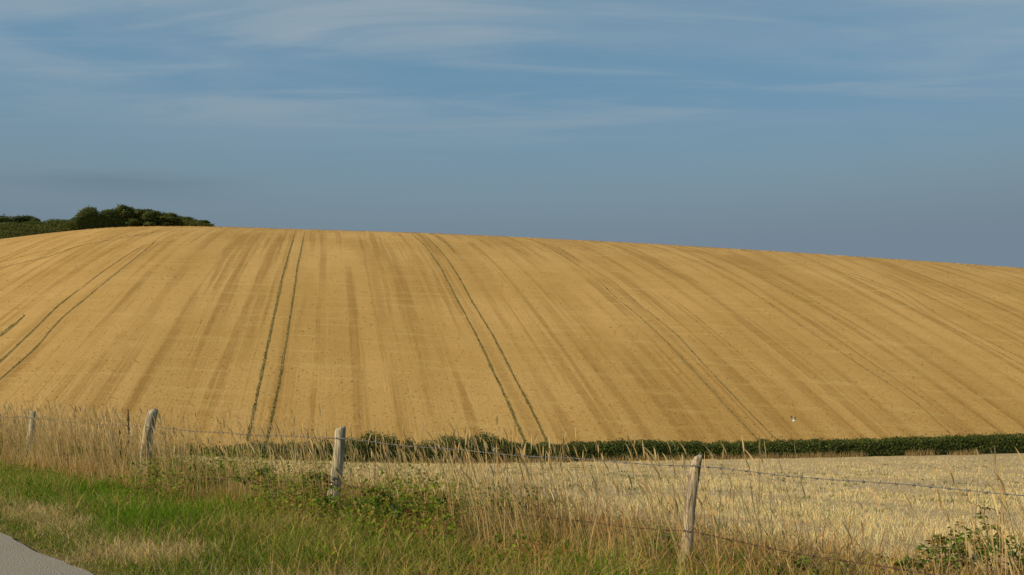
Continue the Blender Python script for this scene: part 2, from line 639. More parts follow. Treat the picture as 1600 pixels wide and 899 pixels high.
nt.links.new(h.bump(hh, 0.7, 0.18), b.inputs['Normal'])
b.inputs['Roughness'].default_value = 0.9
b.inputs['Specular IOR Level'].default_value = 0.05
hill = link('hill_field', grid_mesh('hill_field', HX, HY, HZ, np.stack([hu, HY], -1)), None, m)
tag(hill, 'golden cereal field rising over the rounded hill', None, None, 'structure')
M_HILL = m

# ------------------------------------------------------------------ wheel tracks on the hill
M_TRK = {
    'green': flat_mat('track_green', (0.19, 0.145, 0.045), (0.30, 0.205, 0.055), 1.2, 0.95),
    'headland': flat_mat('track_headland', (0.20, 0.14, 0.045), (0.30, 0.20, 0.06), 0.8, 0.95),
    'faint': flat_mat('track_faint', (0.20, 0.135, 0.05), (0.32, 0.21, 0.075), 0.9, 0.95),
    'soft': flat_mat('track_soft', (0.22, 0.16, 0.052), (0.33, 0.22, 0.068), 1.0, 0.95),
    'dry': flat_mat('track_dry', (0.22, 0.14, 0.045), (0.31, 0.20, 0.07), 0.9, 0.95),
}
for kind, px, wt in TRACKS:
    P = trace(px)
    d = np.gradient(P[:, :2], axis=0); d /= np.linalg.norm(d, axis=1)[:, None] + 1e-9
    nrm = np.stack([d[:, 1], -d[:, 0]], 1)
    P[:, 0] += 0.10 * (fbm(P[:, 1] * 0.35, P[:, 0] * 0.05 + wt * 30, 3) - 0.5)
    hw = 0.095 * wt * (0.25 + 1.5 * fbm(P[:, 0] * 0.6, P[:, 1] * 0.6)) * (1.0 if kind != 'dry' else 0.8)
    e = np.minimum(np.arange(len(P)), np.arange(len(P))[::-1])
    hw = hw * np.clip((e + 0.3) / 6.0, 0.15, 1)
    A = P[:, :2] - nrm * hw[:, None]; B = P[:, :2] + nrm * hw[:, None]
    XX = np.stack([A[:, 0], P[:, 0], B[:, 0]], 1); YY = np.stack([A[:, 1], P[:, 1], B[:, 1]], 1)
    ZZ = hill_xyz(XX, YY) + 0.03
    tr = link('wheel_track', grid_mesh('wheel_track', XX, YY, ZZ), None, M_TRK[kind])
    tag(tr, 'tractor wheel track running through the cereal', None, None, 'structure')
    ln = np.linalg.norm(np.diff(P, axis=0), axis=1).sum()
    dens = {'green': 5.5, 'soft': 3, 'headland': 4, 'faint': 2, 'dry': 1}[kind]
    n = int(ln * dens * wt)
    i = rng.random(n) * (len(P) - 1.001); k = i.astype(int); f = (i - k)[:, None]
    q = P[k, :2] * (1 - f) + P[k + 1, :2] * f + nrm[k] * (rng.normal(0, 0.55, n) * hw[k])[:, None]
    z = hill_xyz(q[:, 0], q[:, 1])
    H = rng.uniform(0.06, 0.20, n)
    g = rng.random(n)
    c0 = vary(mixc((0.12, 0.135, 0.030), (0.26, 0.19, 0.050), g), 0.25)
    V, Fc, C = blades(np.column_stack([q, z]), H, rng.uniform(0.05, 0.10, n), rng.normal(0, 0.5, (n, 2)), c0, c0 * 1.1, (0.7, 1.0, 0.7))
    w = link('weeds', np_mesh('weeds', V, Fc, C), tr, M_GRASS)
    tag(w, kind='stuff')

# cut straw standing on the hill: small tufts in the drilled rows, thinning out with distance
N = 42000
s_ = rng.uniform(-0.66, 0.66, N); t_ = np.where(rng.random(N) < 0.12, rng.uniform(0.975, 1.03, N), rng.random(N) ** 1.15 * 1.03)
Y0_, L_, *_ = hill_params(s_)
Yv = Y0_ + L_ * t_; Xv = s_ * Yv
clear = np.ones(N, bool)
for kind, px, wt in TRACKS:                     # nothing stands in the wheel tracks
    P = trace(px); P = P[np.argsort(P[:, 1])]
    xi = np.interp(Yv, P[:, 1], P[:, 0])
    clear &= ~((np.abs(Xv - xi) < 0.30 * wt) & (Yv > P[0, 1]) & (Yv < P[-1, 1]))
s_, t_, Xv, Yv = s_[clear], t_[clear], Xv[clear], Yv[clear]; N = len(Xv)
u_ = row_u(Xv, Yv)
tn = fbm(u_ * 0.45, Yv * 0.02 + 7, 3)
c0 = mixc((0.64, 0.41, 0.135), (0.48, 0.29, 0.085), smooth((tn - 0.42) / 0.22) * 0.7 + 0.3 * rng.random(N))
c0 = vary(c0, 0.08)
hh_ = np.where(np.abs(t_ - 1.0) < 0.025, rng.uniform(0.04, 0.17, N), rng.uniform(0.012, 0.04, N)); ww = rng.uniform(0.06, 0.20, N)
zz = hill_z(s_, t_)
an = rng.normal(0, 0.6, N)
ax = np.column_stack([np.cos(an), np.sin(an), np.zeros(N)]) * ww[:, None] * 0.5
B = np.column_stack([Xv, Yv, zz - 0.02])
tp = B + np.column_stack([rng.normal(0, 0.05, N), rng.normal(0, 0.05, N), hh_ + 0.02])
V = np.stack([B - ax, B + ax, tp + ax * 0.8, tp - ax * 0.7], 1).reshape(-1, 3)
Fc = np.arange(N * 4).reshape(-1, 4)
o = link('hill_stubble', np_mesh('hill_stubble', V, Fc, np.repeat(c0, 4, axis=0)), None, M_STRAW)
tag(o, 'golden straw tufts covering the hill field', None, None, 'stuff')

# ------------------------------------------------------------------ near ground: verge and stubble field as one sheet, road on top
gx = np.concatenate([np.linspace(-140, -30, 30)[:-1], np.linspace(-30, 30, 240), np.linspace(30, 140, 30)[1:]])
gy = np.concatenate([np.linspace(-90, -6, 16)[:-1], np.linspace(-6, 30, 200), np.linspace(30, 98, 70)[1:]])
GX, GY = np.meshgrid(gx, gy)
GZ = ground(GX, GY)
hz = np.clip((GY - hedge_y(GX)) / 4.0, 0, 1)
GZ = GZ - 3.0 * hz
m, nt, b, o = new_mat('field_soil')
h = NT(nt)
ob = h.tc('Object')
f1 = h.noise(ob, 7.0, 6, 0.75); f2 = h.noise(ob, 0.35, 4, 0.6)
sp = nt.nodes.new('ShaderNodeSeparateXYZ'); nt.links.new(ob, sp.inputs[0])
nn = h.math('ADD', h.math('MULTIPLY', sp.outputs[0], float(ND[0])), h.math('MULTIPLY', sp.outputs[1], float(ND[1])))
nn = h.math('ADD', nn, h.math('MULTIPLY', h.noise(ob, 0.8, 3), 1.6))
c = h.mix(h.ramp(f1, 0.35, 0.65), (0.32, 0.22, 0.10), (0.64, 0.475, 0.245))
c = h.mix(h.math('MULTIPLY', h.ramp(f2, 0.4, 0.7), 0.35), c, (0.44, 0.33, 0.11))
cv = h.mix(h.ramp(f1, 0.3, 0.7), (0.10, 0.078, 0.028), (0.25, 0.185, 0.065))
c = h.mix(h.ramp(nn, 7.2, 8.8), cv, c)
nt.links.new(c, b.inputs['Base Color'])
nt.links.new(h.bump(f1, 0.8, 0.06), b.inputs['Normal'])
b.inputs['Roughness'].default_value = 0.95
gr = link('ground', grid_mesh('ground', GX, GY, GZ), None, m)
tag(gr, 'verge and pale stubble field sloping down to the hedge', None, None, 'structure')

# far land all round, below everything
m, nt, b, o = new_mat('far_land')
h = NT(nt)
nt.links.new(h.mix(h.ramp(h.noise(h.tc('Object'), 0.01, 4), 0.4, 0.6), (0.10, 0.12, 0.04), (0.36, 0.25, 0.09)), b.inputs['Base Color'])
a_ = 7000.0
tt = link('terrain', np_mesh('terrain', np.array([[-a_, -a_, -14], [a_, -a_, -14], [a_, a_, -14], [-a_, a_, -14.]]), np.array([[0, 1, 2, 3]])), None, m)
tag(tt, 'far land beyond the field', None, None, 'structure')

# road
m, nt, b, o = new_mat('asphalt')
h = NT(nt)
ob = h.tc('Object')
f1 = h.noise(ob, 60, 4, 0.8); f2 = h.noise(ob, 1.5, 4, 0.6)
vo = nt.nodes.new('ShaderNodeTexVoronoi'); vo.inputs['Scale'].default_value = 85
nt.links.new(ob, vo.inputs['Vector'])
c = h.mix(f1, (0.20, 0.175, 0.135), (0.40, 0.345, 0.265))
c = h.mix(h.math('MULTIPLY', h.ramp(f2, 0.45, 0.7), 0.4), c, (0.27, 0.225, 0.165))
c = h.mix(h.math('MULTIPLY', h.ramp(vo.outputs['Distance'], 0.25, 0.05), 0.3), c, (0.52, 0.45, 0.34))
nt.links.new(c, b.inputs['Base Color'])
nt.links.new(h.bump(h.math('ADD', f1, vo.outputs['Distance']), 0.6, 0.01), b.inputs['Normal'])
b.inputs['Roughness'].default_value = 0.8
aa = np.linspace(-40, 60, 500)
edge = road_edge(aa) + 0.10 * (fbm(aa * 0.9, aa * 0 + 3, 3) - 0.5) + 0.05 * (vnoise(aa * 6, aa * 0) - 0.5)
nnv = np.stack([np.full_like(aa, -3.2), np.full_like(aa, -1.0), np.full_like(aa, 1.0), edge - 0.4, edge - 0.005, edge], 1)
zz = np.stack([aa * 0 + 0.0, aa * 0 + 0.012, aa * 0 + 0.010, aa * 0 + 0.004, aa * 0 + 0.0, aa * 0 - 0.05], 1)
AX = AD[0] * aa[:, None] + ND[0] * nnv
AY = AD[1] * aa[:, None] + ND[1] * nnv
rd = link('road', grid_mesh('road', AX, AY, zz + 0.008), None, m)
rd.data.polygons.foreach_set('use_smooth', np.zeros(len(rd.data.polygons), dtype=bool))
tag(rd, 'pale worn asphalt lane with ragged grass edge', None, None, 'structure')


# ------------------------------------------------------------------ grasses
def an_points(n, n0, n1, lo=0.02, hi=3.7, near_bias=1.0):
    """random points in road coordinates: across n0..n1, along lo*n..hi*n (what the view takes in, with margin)"""
    nn_ = n0 + (n1 - n0) * rng.random(n)
    aa_ = nn_ * (lo + (hi - lo) * rng.random(n) ** near_bias)
    X = AD[0] * aa_ + ND[0] * nn_; Y = AD[1] * aa_ + ND[1] * nn_
    return X, Y, nn_, aa_


def base_pts(X, Y):
    return np.column_stack([X, Y, ground(X, Y) - 0.01])


DRY = (0.57, 0.40, 0.15); DRY2 = (0.72, 0.54, 0.26); RUSTC = (0.40, 0.20, 0.05)
GRN = (0.098, 0.235, 0.006); GRN2 = (0.170, 0.285, 0.010); OLIVE = (0.27, 0.24, 0.04)

# clipped verge beside the road: dry and green mixed
N = 62000
X, Y, n_, a_ = an_points(N, 2.7, 4.5, 0.02, 3.7, 1.25)
re_ = n_ - road_edge(a_)
keep = rng.random(N) < smooth((re_ + 0.05) / 0.12)
re_ = re_[keep]
X, Y, n_, a_ = X[keep], Y[keep], n_[keep], a_[keep]; N = len(X)
g = fbm(X * 1.3, Y * 1.3) + 0.22 * (rng.random(N) - 0.5) + 0.30 * smooth((0.40 - re_) / 0.3) + 0.25 * smooth((n_ - 4.05) / 0.3)
gr_ = smooth((g - 0.47) / 0.18) * 0.85
isg = rng.random(N) < gr_
c0 = np.where(isg[:, None], mixc(GRN, OLIVE, rng.random(N)), mixc(DRY2, OLIVE, rng.random(N) * 0.5))
c0 = vary(c0, 0.2)
H = (0.05 + 0.12 * rng.random(N)) * (0.7 + 0.8 * fbm(X * 2 + 9, Y * 2)) * (0.35 + 0.75 * smooth(re_ / 0.5))
P = base_pts(X, Y)
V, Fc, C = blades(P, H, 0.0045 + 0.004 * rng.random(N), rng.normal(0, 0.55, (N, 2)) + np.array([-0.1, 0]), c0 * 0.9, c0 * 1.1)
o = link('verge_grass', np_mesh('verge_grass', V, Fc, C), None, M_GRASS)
tag(o, 'short half dried grass along the road edge', None, None, 'stuff')

# lush green grass behind it
N = 74000
X, Y, n_, a_ = an_points(N, 3.6, 6.4, 0.02, 3.7, 1.1)
edge_n = 5.25 + 0.7 * (fbm(a_ * 0.7, a_ * 0 + 8) - 0.5)
nw = n_ + 0.9 * (fbm(X * 1.1 + 5, Y * 1.1, 3) - 0.5)
keep = (rng.random(N) < smooth((nw - 3.85) / 0.7)) & (rng.random(N) < 0.22 + 0.78 * smooth((edge_n - n_ + 0.2) / 0.4))
X, Y, n_, a_ = X[keep], Y[keep], n_[keep], a_[keep]; N = len(X)
c0 = mixc(GRN, GRN2, fbm(X * 1.1, Y * 1.1) * 0.6 + rng.random(N) * 0.4)
c0 = c0 + (np.array(OLIVE)[None] - c0) * (0.55 * smooth((fbm(X * 0.9 + 15, Y * 0.9 + 33, 3) - 0.42) / 0.2) * (0.35 + 0.65 * rng.random(N)) * (0.45 + 0.55 * smooth((2.0 - a_ / n_) / 0.6)))[:, None]
dryb = rng.random(N) < 0.10 + 0.38 * smooth((1.9 - a_ / n_) / 0.6) + 0.30 * smooth((fbm(X * 0.8 + 40, Y * 0.8) - 0.5) / 0.15)
c0 = np.where(dryb[:, None], mixc(DRY, OLIVE, rng.random(N) * 0.6), c0)
c0 = vary(c0, 0.18)
H = (0.13 + 0.20 * rng.random(N)) * (0.6 + 0.9 * fbm(X * 1.4, Y * 1.4))
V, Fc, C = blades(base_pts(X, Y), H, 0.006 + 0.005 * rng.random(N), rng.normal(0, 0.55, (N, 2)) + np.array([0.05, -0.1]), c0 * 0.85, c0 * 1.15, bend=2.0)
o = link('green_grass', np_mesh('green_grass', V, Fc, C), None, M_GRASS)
tag(o, 'lush green grass strip between the dry verge and the tall grass', None, None, 'stuff')

# tall dry grass along the fence
parts = []
N = 52000
X, Y, n_, a_ = an_points(N, 5.0, 8.6, 0.02, 3.9, 0.95)
rat = a_ / n_
left = smooth((rat - 0.35) / 0.9)
clump = fbm(X * 1.7 + 3, Y * 1.7)
dens = (0.55 + 0.45 * left) * smooth((clump - 0.30) / 0.25) * smooth((n_ - 5.05) / 0.5) * smooth((8.0 - 0.6 * (1 - left) - n_) / 1.0)
keep = rng.random(N) < dens
X, Y, n_, a_, left, clump = (q[keep] for q in (X, Y, n_, a_, left, clump)); N = len(X)
kind = rng.random(N)
c0 = mixc(DRY, DRY2, rng.random(N))
c0 = np.where((kind < 0.22)[:, None], mixc(RUSTC, DRY, rng.random(N)), c0)
gsel = (kind > 0.80 + 0.06 * left)
c0 = np.where(gsel[:, None], mixc(OLIVE, GRN2, rng.random(N)), c0)
stand = fbm(X * 0.55 + 70, Y * 0.55 + 9)
c0 = c0 * (0.72 + 0.60 * stand)[:, None] * np.array([1.0, 0.93, 0.80]) ** (2.2 * smooth((0.52 - stand) / 0.2))[:, None]
c0 = vary(c0, 0.16)
H = (0.18 + 0.36 * rng.random(N)) * (0.65 + 0.6 * clump) * (0.72 - 0.20 * smooth((a_ / n_ - 0.9) / 0.3) * smooth((2.0 - a_ / n_) / 0.3) + 0.42 * smooth((a_ / n_ - 1.8) / 0.6)) * np.where(gsel, 0.7, 1)
lean = rng.normal(0, 0.33, (N, 2)) + np.array([-0.16, 0.0])
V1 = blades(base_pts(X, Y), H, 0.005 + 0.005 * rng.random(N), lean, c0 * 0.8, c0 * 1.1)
parts.append(V1)
# flowering stems
N = 16500
X, Y, n_, a_ = an_points(N, 5.2, 8.0, 0.03, 3.9, 0.9)
rat = a_ / n_
left = smooth((rat - 0.5) / 1.1)
clump = fbm(X * 1.1 + 31, Y * 1.1 + 7)
keep = rng.random(N) < (0.46 - 0.22 * smooth((rat - 1.0) / 0.3) * smooth((1.95 - rat) / 0.3) + 0.15 * left + 0.40 * smooth((rat - 1.85) / 0.4)) * smooth((clump - 0.36) / 0.20) * smooth((n_ - 5.3) / 0.4) * smooth((7.9 - n_) / 0.6)
X, Y, n_, a_, left, clump = (q[keep] for q in (X, Y, n_, a_, left, clump)); N = len(X)
c0 = vary(mixc(DRY, DRY2, rng.random(N)), 0.14)
H = (0.50 + 0.55 * rng.random(N) ** 1.5) * (0.62 + 0.60 * clump) + 0.10 * left
lx = rng.normal(-0.17, 0.15, N); ly = rng.normal(0, 0.14, N)
lean = np.column_stack([lx, ly])
P = base_pts(X, Y)
parts.append(blades(P, H, 0.0042 + 0.003 * rng.random(N), lean, c0 * 0.85, c0, (1, 1, 0.9), 1.6, 0.1))
tipz = H * 0.93 * (1 - 0.1 * np.linalg.norm(lean, axis=1))
TP = P.copy(); TP[:, :2] += lean * (H * 0.9)[:, None]; TP[:, 2] += tipz
hl = rng.uniform(0.07, 0.19, N)
cb = vary(mixc((0.57, 0.39, 0.15), (0.75, 0.56, 0.28), rng.random(N)), 0.12)
parts.append(blades(TP, hl, rng.uniform(0.008, 0.018, N), lean * 1.6, cb, cb, (0.35, 1.0, 0.75), 1.5, 0.2))
V, Fc, C = join_np(parts)
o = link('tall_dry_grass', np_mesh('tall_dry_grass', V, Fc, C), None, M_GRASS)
tag(o, 'tall bleached grass with seed heads along the wire fence', None, None, 'stuff')

# leafy weeds and rusty stems under the tall grass
parts = []
N = 80000
X, Y, n_, a_ = an_points(N, 4.3, 7.6, 0.02, 3.5, 0.95)
pt = fbm(X * 0.9 + 60, Y * 0.9 + 13)
keep = rng.random(N) < smooth((pt - 0.38) / 0.14) * (0.30 + 0.70 * smooth((n_ - 4.7) / 0.5)) * (1 - 0.6 * smooth((n_ - 7.0) / 0.8)) * (0.12 + 0.88 * smooth((a_ / n_ - 0.45) / 0.5))
X, Y, pt = X[keep], Y[keep], pt[keep]; N = len(X)
hgt = (0.10 + 0.44 * rng.random(N) ** 1.3) * (0.35 + 0.65 * smooth((n_[keep] - 4.9) / 0.5)) * (0.22 + 0.78 * smooth((a_[keep] / n_[keep] - 0.55) / 0.5)) * smooth((pt - 0.40) / 0.2)
P = base_pts(X, Y); P[:, 2] += hgt
tone = fbm(X * 2.1, Y * 2.1 + 50) * 0.6 + 0.4 * rng.random(N)
c0 = mixc((0.10, 0.195, 0.010), (0.30, 0.325, 0.028), np.clip(tone * 1.3 - 0.15, 0, 1))
rs = rng.random(N) < 0.12
c0 = vary(np.where(rs[:, None], mixc((0.30, 0.15, 0.04), (0.42, 0.26, 0.08), rng.random(N)), c0), 0.2)
parts.append(leaf_quads(P, np.column_stack([rng.normal(0, .3, N), rng.normal(-0.3, .3, N), np.ones(N)]), rng.uniform(0.022, 0.055, N), c0))
N = 9000
X, Y, n_, a_ = an_points(N, 5.1, 8.2, 0.02, 3.5, 0.95)
keep = fbm(X * 1.3 + 80, Y * 1.3) > 0.48
X, Y = X[keep], Y[keep]; N = len(X)
c0 = vary(mixc((0.34, 0.17, 0.05), (0.58, 0.37, 0.13), rng.random(N)), 0.2)
parts.append(blades(base_pts(X, Y), rng.uniform(0.2, 0.5, N), rng.uniform(0.006, 0.012, N), rng.normal(0, 0.5, (N, 2)), c0, c0))
V, Fc, C = join_np(parts)
o = link('undergrowth', np_mesh('undergrowth', V, Fc, C), None, M_GRASS)
tag(o, 'tangled leafy weeds and rusty stems under the tall grass', None, None, 'stuff')

# low grass mat filling in around the fence foot
N = 52000
X, Y, n_, a_ = an_points(N, 5.6, 8.7, -0.05, 3.2, 0.85)
keep = rng.random(N) < smooth((8.8 - n_) / 1.4)
X, Y, n_ = X[keep], Y[keep], n_[keep]; N = len(X)
g = smooth((fbm(X * 1.0 + 23, Y * 1.0) - 0.42) / 0.2)
isg = rng.random(N) < 0.15 + 0.5 * g * smooth((7.6 - n_) / 1.2)
c0 = vary(np.where(isg[:, None], mixc(GRN, OLIVE, rng.random(N)), mixc(DRY2, RUSTC, rng.random(N) * 0.55)), 0.2)
V, Fc, C = blades(base_pts(X, Y), (0.06 + 0.20 * rng.random(N)) * (0.6 + 0.7 * fbm(X * 1.6, Y * 1.6 + 3)), rng.uniform(0.005, 0.009, N), rng.normal(0, 0.6, (N, 2)), c0 * 0.9, c0 * 1.1)
o = link('grass_mat', np_mesh('grass_mat', V, Fc, C), None, M_GRASS)
tag(o, 'matted low grass around the fence foot', None, None, 'stuff')

# stubble field: cut straws in drilled rows, and loose straw lying between them
parts = []
N = 185000
s_ = rng.uniform(-0.72, 0.72, N); Yv = 7.0 * (67.0 / 7.0) ** rng.random(N)
Xv = s_ * Yv
rowd = np.array([0.93, 0.36]); rown = np.array([-0.36, 0.93])
q = Xv * rown[0] + Yv * rown[1]; l = Xv * rowd[0] + Yv * rowd[1]
qs = np.round(q / 0.15) * 0.15 + rng.normal(0, 0.022, N)
Xv = l * rowd[0] + qs * rown[0]; Yv = l * rowd[1] + qs * rown[1]
n_ = ND[0] * Xv + ND[1] * Yv
ok = (n_ > 7.9 + 1.3 * fbm(Xv * 0.6, Yv * 0.6)) & (Yv < hedge_y(Xv) - 0.8) & (Yv > 4)
bare = fbm(Xv * 0.45 + 4, Yv * 0.45, 4)
ok &= rng.random(N) < 0.06 + 0.90 * smooth((bare - 0.38) / 0.2)
Xv, Yv = Xv[ok], Yv[ok]; N = len(Xv)
c0 = vary(mixc((0.68, 0.50, 0.20), (0.84, 0.70, 0.38), rng.random(N)), 0.13)
H = rng.uniform(0.05, 0.15, N) * (0.45 + 1.1 * vnoise(Xv * 3.1, Yv * 3.1))
W = 0.003 + 0.00024 * Yv * rng.uniform(0.6, 1.4, N)
parts.append(blades(base_pts(Xv, Yv), H, W, rng.normal(0, 0.40, (N, 2)), c0 * 0.9, c0 * 1.1, (1, 1, 0.9), 1.2, 0.1))
N = 80000
s_ = rng.uniform(-0.72, 0.72, N); Yv = 7.0 * (60.0 / 7.0) ** rng.random(N); Xv = s_ * Yv
n_ = ND[0] * Xv + ND[1] * Yv
ok = (n_ > 7.9) & (rng.random(N) < 0.3 + 0.7 * smooth((fbm(Xv * 0.45 + 4, Yv * 0.45, 4) - 0.36) / 0.2))
Xv, Yv = Xv[ok], Yv[ok]; N = len(Xv)
th = rng.random(N) * 2 * np.pi
c0 = vary(mixc((0.68, 0.51, 0.23), (0.86, 0.74, 0.46), rng.random(N)), 0.15)
P = base_pts(Xv, Yv); P[:, 2] += rng.uniform(0.01, 0.05, N)
parts.append(blades(P, np.full(N, 0.05), 0.003 + 0.00024 * Yv, np.column_stack([np.cos(th), np.sin(th)]) * rng.uniform(2, 6, N)[:, None], c0, c0, (1, 1, 1), 1.0, 0.4))
V, Fc, C = join_np(parts)
o = link('field_stubble', np_mesh('field_stubble', V, Fc, C), None, M_STRAW)
tag(o, 'pale cut straw stubble covering the near field', None, None, 'stuff')

# low green weeds among the stubble
N = 5200
s_ = rng.uniform(-0.72, 0.72, N); Yv = 7.5 * (60.0 / 7.5) ** rng.random(N); Xv = s_ * Yv
n_ = ND[0] * Xv + ND[1] * Yv
ok = (n_ > 8) & (fbm(Xv * 0.5 + 11, Yv * 0.5 + 2) > 0.56)
Xv, Yv = Xv[ok], Yv[ok]
Xv = np.repeat(Xv, 6) + rng.normal(0, 0.06, len(Xv) * 6); Yv = np.repeat(Yv, 6) + rng.normal(0, 0.06, len(Yv) * 6); N = len(Xv)
c0 = vary(mixc((0.12, 0.16, 0.04), (0.24, 0.24, 0.09), rng.random(N)), 0.15)
V, Fc, C = blades(base_pts(Xv, Yv), rng.uniform(0.05, 0.13, N), 0.012 + 0.0006 * Yv, rng.normal(0, 0.8, (N, 2)), c0, c0, (0.6, 1, 0.7))
o = link('field_weeds', np_mesh('field_weeds', V, Fc, C), None, M_GRASS)
tag(o, 'low green weeds scattered through the stubble', None, None, 'stuff')


# ------------------------------------------------------------------ wire fence
def fence_at(pxx):
    s, _ = ray(pxx, 700)
    Yp = FENCE_N / (ND[0] * s + ND[1])
    return float(s * Yp), float(Yp)


def at_depth(x, y, Yd):
    s, te = ray(x, y)
    return float(s * Yd), float(Yd), float(CAMZ + te * Yd)


# (base column, top pixel, diameter, material, seed)
POSTS = [(47, (51, 644), 0.115, M_POST, 3), (224, (238, 641), 0.150, M_POST, 5), (519, (533, 668), 0.135, M_POST, 8), (1062, (1091, 713), 0.084, M_POST_BROWN, 12)]
p5 = np.array(fence_at(1073)) - AD * 4.4
p0 = np.array(fence_at(47)) + AD * 4.3
fence = empty('wire_fence', (*fence_at(522), 0.0), 'barbed wire fence on leaning weathered posts along the grassy verge', 'fence')
F0 = np.array(fence.location)


def post_mesh(height, dia, lean, seed, split):
    r_ = np.random.default_rng(seed)
    seg, rings = 14, 12
    ph = r_.random(4) * 6.28
    V = []
    th = np.arange(seg) * 2 * np.pi / seg
    zs = np.concatenate([[-0.35], np.linspace(0, height * 0.97, rings - 2), [height]])
    for z in zs:
        t = max(z, 0) / height
        r = dia * 0.5 * (1.05 - 0.10 * t) * (1 + 0.07 * np.sin(th * 2 + ph[0] + t * 1.5) + 0.05 * np.sin(th * 5 + ph[1]) + 0.03 * np.sin(t * 17 + ph[2] + th))
        if z == zs[-1]:
            r = r * 0.86
        wob = 0.012 * math.sin(t * 5 + ph[3])
        zt = z + (0.02 * np.cos(th + ph[1]) + 0.008 * r_.normal(0, 1, seg) if t > 0.95 else 0)
        if split and t > 0.7:       # the crack down from the top
            r = np.where(np.abs(th - 4.5) < 0.24, r * (0.80 - 0.35 * (t - 0.7)), r)
        V += [np.column_stack([r * np.cos(th) + lean[0] * t + wob, r * np.sin(th) + lean[1] * t, np.zeros(seg) + zt])]
    V = np.concatenate(V)
    V = np.concatenate([V, [[lean[0], lean[1], height + 0.004]]])
    Fc = []
    n = len(zs)
    for k in range(n - 1):
        for j in range(seg):
            p, q = k * seg + j, k * seg + (j + 1) % seg
            Fc += [[p, q, q + seg], [p, q + seg, p + seg]]
    for j in range(seg):
        Fc.append([(n - 1) * seg + j, (n - 1) * seg + (j + 1) % seg, n * seg])
    return np_mesh('post', V, np.array(Fc))


anchors = []
for pxx, top, dia, mat, seed in POSTS:
    X0, Yp = fence_at(pxx)
    tx, ty, tz = at_depth(top[0], top[1], Yp)
    z0 = float(ground(X0, Yp))
    po = link('post', post_mesh(tz - z0, dia, (tx - X0, 0.0), seed, seed == 5), fence, mat)
    po.location = (X0 - F0[0], Yp - F0[1], z0 - F0[2])
    if seed == 5:
        tag(po, 'pale split-topped post')
    if mat is M_POST_BROWN:
        tag(po, 'browner post leaning to one side')
    anchors.append((X0, Yp, tx - X0, tz - z0, z0, dia))
ends = []
for p, hgt in ((p0, 1.0), (p5, 0.95)):
    z0 = float(ground(p[0], p[1]))
    po = link('post', post_mesh(hgt, 0.12, (0.03, 0), 21, False), fence, M_POST)
    po.location = (p[0] - F0[0], p[1] - F0[1], z0 - F0[2])
    ends.append((p[0], p[1], 0.03, hgt, z0, 0.12))
run = [ends[0]] + anchors + [ends[1]]
TOPY = {1: 652, 2: 666, 3: 684, 4: 728}
LOWY = {1: 697, 2: 735, 3: 752, 4: 829}
for wname, tab, zdef, sag, mat in (('wire', TOPY, 0.85, 0.025, M_WIRE), ('wire', LOWY, 0.31, 0.06, M_RUST)):
    kn = []
    for i, (X0, Yp, lx, hgt, z0, dia) in enumerate(run):
        if i in tab:
            z = at_depth(500, tab[i], Yp)[2]
        else:
            z = z0 + zdef
        t = (z - z0) / hgt
        off = ND * (-dia * 0.5 - 0.006)      # stapled on the road side of the posts
        kn.append((X0 + lx * t + off[0], Yp + off[1], z))
    pts = []
    for i in range(len(kn) - 1):
        a, c_ = np.array(kn[i]), np.array(kn[i + 1])
        for t in np.linspace(0, 1, 24)[:-1 if i < len(kn) - 2 else None]:
            p = a * (1 - t) + c_ * t
            p[2] -= sag * 4 * t * (1 - t) + 0.006 * math.sin(t * 19 + i)
            pts.append(p)
    pts = np.array(pts) - F0
    V, Fc = tube(pts, 0.0034, 0.0034, 6)
    wo = link('wire', np_mesh('wire', V, Fc, None, True), fence, mat)
    # barbs: little four-pointed twists every 11 cm
    d = np.concatenate([[0], np.cumsum(np.linalg.norm(np.diff(pts, axis=0), axis=1))])
    BV, BF, off = [], [], 0
    for q in np.arange(0.05, d[-1], 0.11):
        c_ = np.array([np.interp(q, d, pts[:, k]) for k in range(3)])
        for _ in range(2):
            v = rng.normal(0, 1, 3); v /= np.linalg.norm(v)
            tv, tf = tube([c_ - v * 0.02, c_, c_ + v * 0.02], 0.0016, 0.0016, 3)
            BV.append(tv); BF.append(tf + off); off += len(tv)
        tv, tf = tube([c_ - np.array([AD[0], AD[1], 0]) * 0.009, c_, c_ + np.array([AD[0], AD[1], 0]) * 0.009], 0.0075, 0.0075, 5)
        BV.append(tv); BF.append(tf + off); off += len(tv)
    bo = link('barbs', np_mesh('barbs', np.concatenate(BV), np.concatenate(BF)), wo, mat)
    tag(bo, kind='stuff')

# ------------------------------------------------------------------ hedges at the foot of the hill
_tx = np.array([250, 300, 360, 420, 470, 520, 555, 580, 610, 640, 670, 700, 760, 790, 850, 900, 1020, 1060, 1100, 1200, 1400, 1600, 1900.])
_ty = np.array([703, 699, 697, 690, 686, 689, 681, 677, 681, 691, 688, 682, 682, 688, 692, 690, 684, 688, 689, 687, 682, 676, 668.])
_ts, _tte = ray(_tx, _ty)


def hedge_top(X):
    Yh = hedge_y(X)
    return CAMZ + Yh * np.interp(X / Yh, _ts, _tte) - 0.12


